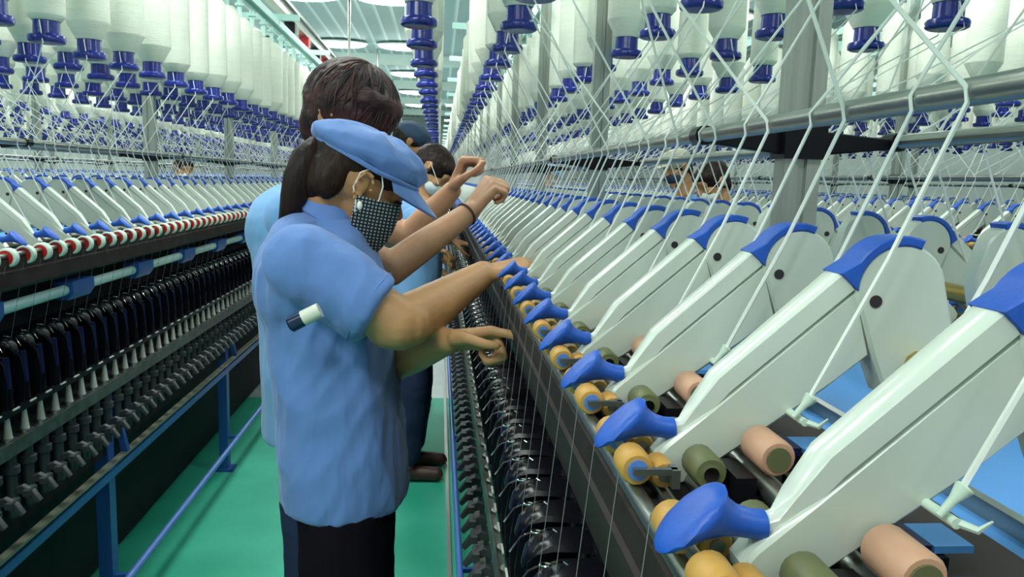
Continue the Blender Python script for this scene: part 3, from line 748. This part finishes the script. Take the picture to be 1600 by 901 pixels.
# hair cap of hair, nape, ponytail
b = MB(); b.ell(HC + uu*.036 - ff*.012, (.0740, .090, .058), RH, 24, 16)
b.ell(HC - ff*.066 - uu*.012, (.060, .036, .060), RH, 20); b.ell(HC + ff*.030 + uu*.036, (.072, .052, .040), RH, 20)
for q in (-1, 1): b.ell(HC + ss*q*.060 + ff*.040 + uu*.030, (.010, .014, .022), RH, 12); b.ell(HC + ss*q*.052 - ff*.054 - uu*.010, (.016, .026, .045), RH, 12)
hair = part(b, 'hair', hair_k, root); remesh(hair, .0045, 3, .004, .02)
b = MB(); tail = [W(510, 232, -.01), W(492, 228, -.03), W(478, 246, -.04), W(466, 280, -.05), W(459, 310, -.05), W(447, 340, -.05), W(436, 352, -.05)]
b.tube(tail, [.018, .018, .026, .027, .024, .014, .003], 14)
for k in range(9):
    o_ = V((random.uniform(-.014, .014), random.uniform(-.014, .014), 0)); b.tube([p + o_ for p in tail[1:6]] + [tail[6] + o_*1.6 + V((0, 0, -.01))], [.008, .010, .010, .009, .006, .0012], 6)
part(b, 'ponytail', hair_k, root)
# soft cap with peak
cf = V((0.88, 0.28, -0.38)).normalized(); cu = V((0.38, 0.03, 0.92)); cf, cs_, cu, RC = basis(cf, cu)
CC = HC + uu*.060 + ff*.008
b = MB(); NR = 36; rings = []
prof = [(-.026, .90, .006), (-.021, .95, .004), (-.012, 1.04, -.002), (.000, 1.06, -.004), (.012, 1.01, -.004), (.024, .88, -.002), (.034, .66, .0), (.040, .38, .002), (.042, .08, .004)]
for h, k, sh in prof:
    r_ = []
    for j in range(NR):
        t = 2*PI*j/NR; wr = 1 + .014*math.sin(5*t + h*90) + .010*math.sin(11*t - h*140)
        back = max(0, -math.sin(t))
        r_.append(CC + (cs_*math.cos(t)*.084*k*wr + cf*(math.sin(t)*.103*k*wr + sh - .012*back*k) + cu*(h + .003*math.sin(7*t + 3) + .0022*math.sin(13*t + h*120))))
    rings.append(r_)
b.rings(rings)
cp = part(b, 'cap', tunic_m, root); m_ = cp.modifiers.new('s', 'SUBSURF'); m_.levels = m_.render_levels = 3; bake(cp); folds(cp, (13, 16, 22), .0075, skew=8)
b = MB(); R_top = []; n = 20
outer = []; inner = []
for j in range(n):
    t = math.radians(18 + 144*j/(n-1))
    inner.append(CC + cs_*math.cos(t)*.082 + cf*(math.sin(t)*.096) - cu*.026)
    outer.append(CC + cs_*math.cos(t)*.086 + cf*(math.sin(t)*.100 + .058*math.sin(t)**1.5) - cu*(.038 + .022*math.sin(t) - .020*abs(math.cos(t))*0))
vs = []; fs = []
for j in range(n): vs += [inner[j], outer[j], inner[j] - cu*.003, outer[j] - cu*.003]
for j in range(n-1):
    a = 4*j; c = a+4; fs += [(a, a+1, c+1, c), (a+2, c+2, c+3, a+3), (a+1, a+3, c+3, c+1), (a, c, c+2, a+2)]
fs += [(0, 2, 3, 1), (4*n-4, 4*n-3, 4*n-1, 4*n-2)]
b.add(vs, fs); part(b, 'cap_peak', tunic_m, root, cp)
b = MB(); bd = []
for j in range(37):
    t = 2*PI*j/36; bd.append(CC + cs_*math.cos(t)*.0835 + cf*(math.sin(t)*.098 - .010*max(0, -math.sin(t))) + cu*(-.027 + .012*max(0, -math.sin(t))))
b.tube(bd, .0045, 6, False); part(b, 'cap_band', tunic_m, root, cp)
# mask: bulging checked cloth
b = MB(); rows_ = 12; cols = 14; vs = []; 
def maskp(s_, t_, off):
    ang = s_*1.52*(1 - .16*t_**2.2); up = -.012 - t_*(.092 + .012*(1-abs(s_))) + .016*(1 - abs(s_))*(1-t_)
    wdt = .067 - .016*t_**2; fw = .098 - .010*t_ + .012*math.sin(PI*t_)
    narrow = 1 - .25*abs(s_)*0
    return HC + ss*math.sin(ang)*(wdt+off) + ff*(math.cos(ang)*(fw+off) - .014 + .006*t_) + uu*(up*(1 - .22*abs(s_)**2) - .012*abs(s_)**2)
for off in (.010, .007):
    for i in range(rows_+1):
        for j in range(cols+1): vs.append(maskp(-1 + 2*j/cols, i/rows_, off))
fs = []; n1 = (rows_+1)*(cols+1)
for i in range(rows_):
    for j in range(cols):
        a = i*(cols+1)+j; fs.append((a, a+1, a+cols+2, a+cols+1)); fs.append((n1+a, n1+a+cols+1, n1+a+cols+2, n1+a+1))
for i in range(rows_):
    for j in (0, cols):
        a = i*(cols+1)+j; fs.append((a, a+cols+1, n1+a+cols+1, n1+a))
for j in range(cols):
    for i in (0, rows_):
        a = i*(cols+1)+j; fs.append((a, a+1, n1+a+1, n1+a))
b.add(vs, fs); mk = part(b, 'mask', check_m, root)
for q in (-1, 1):
    cord = [maskp(q*.74, .01, .010), HC + ss*q*.0765 + ff*.026 + uu*.012, HC + ss*q*.0765 + ff*.016 + uu*.028, HC + ss*q*.0750 - ff*.004 + uu*.034, HC + ss*q*.0730 - ff*.020 + uu*.016,
            HC + ss*q*.0730 - ff*.020 - uu*.012, HC + ss*q*.0760 - ff*.006 - uu*.032, maskp(q*.98, .40, .010)]
    b = MB(); b.tube(cord, .0015, 6)
    part(b, 'ear_loop', white_c, root, mk)
    part(MB().ell(HC + ss*q*.088 - ff*.000 - uu*.036, (.005, .005, .008)), 'earring', pearl, root)
# tunic
def tunic_rings(S):                                     # (px, py, half width along x, half depth along y, dY)
    return [ring_e(W(px, py, dy), ax, ay) for px, py, ax, ay, dy in S]
b = MB()
T = [(543, 768, .116, .165, 0), (542, 740, .117, .168, 0), (538, 700, .118, .168, 0), (533, 640, .114, .162, 0), (526, 580, .112, .158, 0), (520, 530, .116, .158, 0),
     (514, 480, .118, .162, 0), (508, 440, .114, .165, 0), (504, 405, .100, .160, 0), (506, 375, .080, .135, 0), (513, 352, .064, .085, 0), (517, 338, .055, .068, 0)]
b.rings(tunic_rings(T))
# back bulge so the shoulder blade line falls left of the near shoulder
b.ell(W(478, 440, -.02), (.095, .155, .115)); b.ell(W(545, 510, 0), (.085, .12, .10)); b.ell(W(470, 385, -.03), (.060, .12, .065))
# sleeves
sl = elR*.86 + shR*.14
b.cap(shR + V((-.002, .004, .004)), .066, shR*.5 + sl*.5 + V((0, 0, .006)), .064, 18)
dd = (sl - shR).normalized(); se = W(588, 486, -.17)
b.lathe(shR, (se - shR), [(0, .060), ((se-shR).length*.5, .063), ((se-shR).length*.97, .065), ((se-shR).length, .064)], 24)
se2 = shL*.3 + elL*.7
b.cap(shL + V((0, -.02, 0)), .060, shL*.5 + se2*.5, .060); b.lathe(shL, (se2-shL), [(0, .058), ((se2-shL).length, .060)], 20)
# collar
cl = []
tun = part(b, 'tunic', tunic_m, root); remesh(tun, .0055, 18); bake(tun)
folds(tun, (9, 7, 3.0), .0105, skew=3.5); folds(tun, (20, 18, 10), .0045, skew=-9)
b = MB(); cpts = []
for j in range(24):
    t = 2*PI*j/24; c0 = W(519, 338, .005)
    cpts.append(c0 + V((math.cos(t)*.060, math.sin(t)*.066, .006 - .034*math.cos(t))))
R0 = [[p + V((0, 0, .022)) - (p - c0)*.10, p + V((0, 0, .024)) - (p-c0)*.04, p + (p-c0)*.20 - V((0, 0, .016)), p + (p-c0)*.14 - V((0, 0, .022)), p - V((0,0,.01))] for p in cpts]
R0.append(R0[0]); b.rings(R0, False); part(b, 'collar', tunic_m, root, tun)
# piping seams: sleeve hem, side seam, hem stitch
b = MB(); se_f = frame_of(se - shR); hc = shR + (se-shR)*.90
b.tube([hc + (se_f[0]*math.cos(2*PI*j/24) + se_f[1]*math.sin(2*PI*j/24))*.0655 for j in range(25)], .0016, 5, False); part(b, 'sleeve_hem', tunic_m, root, tun)
b = MB()
for s_ in (-1, 1): b.tube(ring_e(W(543, 760, 0), .1165, .166)+[ring_e(W(543, 760, 0), .1165, .166)[0]], .0016, 5, False)
part(b, 'bottom_hem', tunic_m, root, tun)
# trousers
b = MB()
for q, px in ((-1, 515), (1, 560)):
    hp = W(543 + q*6, 790, q*.085); b.cap(V((hp.x, hp.y, .80)), .088, V((hp.x+.01, hp.y, .45)), .085, 18); b.cap(V((hp.x+.01, hp.y, .45)), .085, V((hp.x-.005, hp.y, .14)), .075, 18)
tr_ = part(b, 'trousers', black_cl, root); remesh(tr_, .009, 4, .01, .08)
for q, px in ((-1, 515), (1, 560)):
    hp = W(543 + q*6, 790, q*.08); b = MB(); b.cap(V((hp.x-.02, hp.y, .042)), .040, V((hp.x+.14, hp.y, .034)), .032, 14); b.box((hp.x-.06, hp.y-.04, 0), (hp.x+.17, hp.y+.04, .014))
    o = part(b, 'shoe', black_cl, root); remesh(o, .006, 3)
# marker tucked at the sleeve
mk0 = W(500, 484, -.245); mk1 = W(452, 508, -.245); b = MB(); d_ = mk1 - mk0; Lm = d_.length
mr = tag(empty('marker_tube', mk0), 'short cream tube with navy end tucked under the woman\'s arm', 'tube')
b.lathe(mk0, d_, [(0, .012), (Lm*.55, .0125), (Lm*.56, .011)], 16); part(b, 'barrel', cone_white, mr)
b = MB(); b.lathe(mk0 + d_*.55, d_, [(0, .0125), (Lm*.40, .013), (Lm*.45, .010)], 16); part(b, 'end_cap', mat('navy_gloss', (.01, .02, .07), .2), mr)

# ---- generic clothed figure
def figure(label, foot, H, fdir, headpx, hair_mat, shirt, trouser, hands, cap=None, mask=None, vox=.006, hairbig=1.0, group=None, sleeve_end=None, headpos=None, face=None, lean=0.0, hk=1.0, skinm=None, sleeve=.6, back=0.0, feet=True, torso=1.0):
    """foot: (x,y) on the floor; fdir: heading; hands: [(elbow, wrist, hand dir, palm normal, thumb dir, curls)] for right, left"""
    rt = empty('person', (foot[0], foot[1], 0)); tag(rt, label, 'person', group)
    fd = V((fdir[0], fdir[1], 0)).normalized(); sd = V((fd.y, -fd.x, 0)); Z = V((0, 0, 1)); B = V((foot[0], foot[1], 0))
    hc = headpos if headpos else B + Z*H*.93 + fd*lean
    nk = B + Z*(hc.z - .165*hk) + fd*(lean*.75 - .02 + back); ch = B + Z*H*.74 + fd*(lean*.5 + back); pv = B + Z*H*.52
    nk = V(((hc - fd*.05).x*.6 + nk.x*.4, hc.y*.6 + nk.y*.4, nk.z))
    shs = [nk + sd*q*.175*torso - Z*.055 - fd*.01 for q in (1, -1)]
    ff_, us = (face[0], face[1]) if face else ((fd*.85 - Z*.5), (fd*.5 + Z*.85))
    b = MB(); head_prims(b, hc, ff_, us, hk); F_, S_, U_, R_h = basis(ff_, us)
    b.cap(hc - U_*.05 - F_*.03, .05, nk, .058); b.cap(nk, .07, ch, .10); b.cap(ch, .10, pv, .10)
    for q, s_ in zip((1, -1), shs): b.cap(nk - Z*.03, .045, s_, .044)
    for s_, hd in zip(shs, hands):
        el, wr = hd[0], hd[1]; limb(b, [s_, el, el*.6+wr*.4, wr], [.045, .038, .035, .024]); hand_prims(b, wr, hd[2], hd[3], hd[4], hd[5], 1.0, .8)
    for q in (1, -1):
        hp = pv + sd*q*.09; kn = V((B.x, B.y, H*.27)) + sd*q*.10 + fd*.02; an = V((B.x, B.y, .08)) + sd*q*.10
        limb(b, [hp, kn, an], [.075, .05, .035]); b.cap(an - Z*.045, .032, an - Z*.052 + fd*.15, .024)
    o = part(b, 'body', skinm or skin, rt); remesh(o, vox, 4)
    b = MB(); k = hairbig*hk
    b.ell(hc + U_*.026*hk - F_*.014*hk, (.080*k, .102*k, .090*k), R_h, 24, 16); b.ell(hc - F_*.060*hk - U_*.030*hk, (.060*k, .042*k, .062*k), R_h, 18)
    b.ell(hc + F_*.045*hk + U_*.055*hk, (.068*k, .050*k, .036*k), R_h, 18)
    for q in (1, -1): b.ell(hc + S_*q*.062*hk - F_*.035*hk - U_*.0, (.018*k, .030*k, .045*k), R_h, 12)
    o = part(b, 'hair', hair_mat, rt); remesh(o, max(.005, vox), 3, .006, .02)
    if cap:
        b = MB(); b.ell(hc + U_*.050, (.090*hk, .112*hk, .072*hk), R_h, 24, 14); b.ell(hc + U_*.038 + F_*.115, (.062*hk, .060*hk, .008), R_h, 20)
        o = part(b, 'cap', cap, rt); remesh(o, .006, 4, .004, .03)
    if mask:
        b = MB(); b.ell(hc - U_*.048*hk + F_*.050*hk, (.058*hk, .056*hk, .044*hk), R_h, 20); o = part(b, 'mask', mask, rt); remesh(o, .005, 4)
        for q in (1, -1): part(MB().tube([hc + (S_*q*.058 + F_*.085 - U_*.02)*hk, hc + (S_*q*.080 + F_*.02 + U_*.01)*hk, hc + (S_*q*.082 - F_*.008 + U_*.022)*hk], .002, 5), 'ear_loop', white_c, rt, o)
    b = MB(); sh = nk - Z*.04
    hem = B + Z*H*.47
    def rg(c, ax, ay): return ring_e(c, ax, ay, 24, fd, sd)
    b.rings([rg(hem, .125*torso, .172*torso), rg(pv, .122*torso, .168*torso), rg((pv+ch)*.5, .112*torso, .158*torso), rg(ch, .112*torso, .168*torso), rg(ch*.4 + sh*.6, .095*torso, .172*torso), rg(sh, .065, .11), rg(nk + Z*.0, .052, .066)])
    b.ell(ch - fd*.03 + Z*.04, (.10, .15, .11), Matrix((fd, sd, Z)).transposed())
    for s_, hd in zip(shs, hands):
        en = s_*(1-sleeve) + hd[0]*sleeve*1.0; b.cap(s_, .062, s_*.5 + en*.5, .062); b.lathe(s_, en - s_, [(0, .06), ((en-s_).length, .062)], 20)
    o = part(b, 'shirt', shirt, rt); remesh(o, max(.006, vox), 12); bake(o); folds(o, (9, 8, 3.2), .009, skew=3)
    if sleeve_end:
        for s_, hd in zip(shs, hands):
            en = s_*(1-sleeve) + hd[0]*sleeve; a_ = s_*(1-sleeve*.75) + hd[0]*sleeve*.75; part(MB().lathe(a_, en-a_, [(0, .064), ((en-a_).length*1.05, .066)], 18), 'sleeve_band', sleeve_end, rt, o)
    b = MB()
    for q in (1, -1):
        hp = V((B.x, B.y, H*.52)) + sd*q*.075; kn = V((B.x, B.y, H*.27)) + sd*q*.10 + fd*.02; an = V((B.x, B.y, .13)) + sd*q*.10
        b.cap(hp, .088, kn, .078, 16); b.cap(kn, .078, an, .066, 16)
    o = part(b, 'trousers', trouser, rt); remesh(o, .010, 4, .012, .09)
    for q in (1, -1):
        an = V((B.x, B.y, .04)) + sd*q*.10; b = MB(); b.cap(an - fd*.03, .038, an + fd*.14 - Z*.006, .032, 14)
        b.cap(an - fd*.03 - Z*.025, .016, an + fd*.14 - Z*.025, .016); o = part(b, 'shoe', shoe_m, rt); remesh(o, .006, 3)
    return rt
# second worker, directly behind the woman
Y2 = 1.90
def Q(px, py, dy=0.0): return P(px, py, Y2 + dy)
p2 = figure('worker with dark reddish hair and pale blue shirt, raised hands, behind the capped woman', (Q(497, 600).x, Y2), 1.66, (1, -.05), None, hair_b, tunic_l, jeans,
    [(Q(610, 420, -.18), Q(735, 330, -.06), V((.55, 0, .75)), V((.6, .5, -.5)), V((-.3, .6, .6)), (82, 88, 90, 90)),
     (Q(640, 370, .14), Q(706, 298, .10), V((.35, -.1, .9)), V((.9, -.2, -.3)), V((0, -1, 0.2)), (82, 88, 90, 90))],
    headpos=Q(548, 185), face=(V((.80, -.45, -.42)), V((.40, -.1, .90))), vox=.0042, hairbig=1.14, hk=1.04, skinm=skin_p, back=-.03, torso=1.0)
def loose_hair(rt, hc, f_, u_, rad, n, m_, L=(.5, 1.5), seed=3):
    rnd = random.Random(seed); F_, S_, U_, R_ = basis(f_, u_); b = MB(); L0 = V(rt.location)
    for _ in range(n):
        a0 = rnd.uniform(0, 2*PI); t0 = rnd.uniform(.05, .5); ln = rnd.uniform(*L); k = rnd.uniform(1.0, 1.035); tw = rnd.uniform(-.5, .5); pts = []
        for i in range(8):
            t = t0 + ln*i/7; a = a0 + tw*i/7
            pts.append(hc + R_ @ V((rad[0]*k*math.sin(t)*math.cos(a), rad[1]*k*math.sin(t)*math.sin(a) - .012, rad[2]*k*math.cos(t) + .024)))
        b.tube(pts, [.0011, .0016, .0017, .0017, .0016, .0014, .001, .0004], 4)
    return part(b, 'loose_strands', m_, rt)
hair_r = mat('reddish_hair', (0.09, 0.030, 0.028), 0.5); hair_d = mat('dark_hair_lock', (0.012, 0.006, 0.010), 0.5)
loose_hair(p2, Q(548, 185), V((.80, -.45, -.42)), V((.40, -.1, .90)), (.094, .120, .106), 200, hair_d)
loose_hair(p2, Q(548, 185), V((.80, -.45, -.42)), V((.40, -.1, .90)), (.095, .121, .107), 60, hair_r, seed=9)
# bracelet on the raised wrist
wq = Q(735, 330, -.06); dq = (wq - Q(610, 420, -.18)).normalized(); fa, fb = frame_of(dq)
tag(MB().tube([wq - dq*.012 + (fa*math.cos(2*PI*j/20) + fb*math.sin(2*PI*j/20))*.0265 for j in range(21)], .003, 6, False).build('bracelet', shoe_m), 'thin dark bracelet on the raised wrist of the worker with reddish hair', 'bracelet')
# third: masked man further down the aisle, bending over the machine
Y3 = 3.65
def Q3(px, py, dy=0.0): return P(px, py, Y3 + dy)
hd3 = [(Q3(660, 350, -.2), Q3(672, 384, -.10), V((.8, 0, -.3)), V((0, 0, -1)), V((0, 1, 0)), (30, 35, 40, 40)), (Q3(680, 345, .2), Q3(705, 375, .1), V((.9, 0, -.2)), V((0, 0, -1)), V((0, -1, 0)), (30, 35, 40, 40))]
figure('short-haired man in white mask, pale blue shirt with deep blue cuffs, bending at the machine', (Q3(640, 700).x, Y3), 1.58, (1, -.1), None, hair_k, tunic_l, jeans, hd3,
    headpos=Q3(676, 266), face=(V((.66, -.30, -.69)), V((.70, -.05, .68))), mask=mask_w, vox=.007, sleeve_end=navy_cloth, lean=.10)
Y4 = 4.75
def Q4(px, py, dy=0.0): return P(px, py, Y4 + dy)
hd4 = [(Q4(655, 395, -.2), Q4(690, 425, -.15), V((.8, 0, -.5)), V((0, 0, -1)), V((0, 1, 0)), (30, 35, 40, 40)), (Q4(665, 380, .2), Q4(700, 410, .15), V((.9, 0, -.3)), V((0, 0, -1)), V((0, -1, 0)), (30, 35, 40, 40))]
figure('man in a dark cap and dark clothes, farthest along the aisle', (Q4(628, 600).x, Y4), 1.68, (1, -.15), None, hair_k, mat('slate_cloth', (.03, .05, .10), .85), black_cl, hd4,
    headpos=Q4(640, 222), cap=cap_dark, vox=.008, face=(V((.85, .1, -.4)), V((.4, 0, .85))))
# people in the neighbouring aisles
def bystander(label, px, py, X, H, fdx, hm, shirt, cap=None, mask=None, facep=None):
    # depth from the aisle position
    Yp = 1.0
    for _ in range(40):
        p = P(px, py, Yp); Yp *= X / p.x
    hc = P(px, py, Yp); fd = V((fdx, -.1, 0)).normalized(); base = (hc.x - fdx*.05, hc.y)
    el = [V((hc.x + fdx*.16, hc.y - .22, hc.z - .50)), V((hc.x + fdx*.16, hc.y + .22, hc.z - .50))]
    if fdx < 0: el = el[::-1]
    hs = [(e, e + V((fdx*.20, 0, .06)), V((fdx, 0, .1)), V((0, 0, -1)), V((0, (1 if i == 0 else -1), 0)), (30, 35, 40, 40)) for i, e in enumerate(el)]
    hs[0] = hs[0][:4] + (V((0, 1 if el[0].y < hc.y else -1, 0)),) + hs[0][5:]
    hs[1] = hs[1][:4] + (V((0, 1 if el[1].y < hc.y else -1, 0)),) + hs[1][5:]
    return figure(label, base, hc.z + .12, (fdx, -.05), None, hm, shirt, jeans, hs, headpos=hc, cap=cap, mask=mask, vox=.009, face=facep)
bystander('dark-haired worker in white mask looking down, in the aisle beyond the right machine', 1112, 285, 1.42, 1.5, -1, hair_k, tunic_l, mask=mask_w, facep=(V((-.85, -.35, -.45)), V((-.4, -.1, .9))))
bystander('worker in beige cap and blue shirt, just past the dark-haired masked worker', 1058, 262, 1.50, 1.6, -1, hair_k, tunic_l, cap=cap_beige, mask=cap_dark, facep=(V((-.85, -.4, -.3)), V((-.3, 0, .9))))
bystander('distant worker in pale blue cap, behind the steel tubes right of centre', 862, 272, 1.40, 1.5, 1, hair_k, tunic_l, cap=tunic_l, mask=mask_w)
bystander('worker with bare head and pale mask in the aisle beyond the left machine', 287, 262, -2.25, 1.5, 1, hair_k, tunic_l, mask=mask_w, facep=(V((.6, -.7, -.3)), V((.2, -.2, .9))))
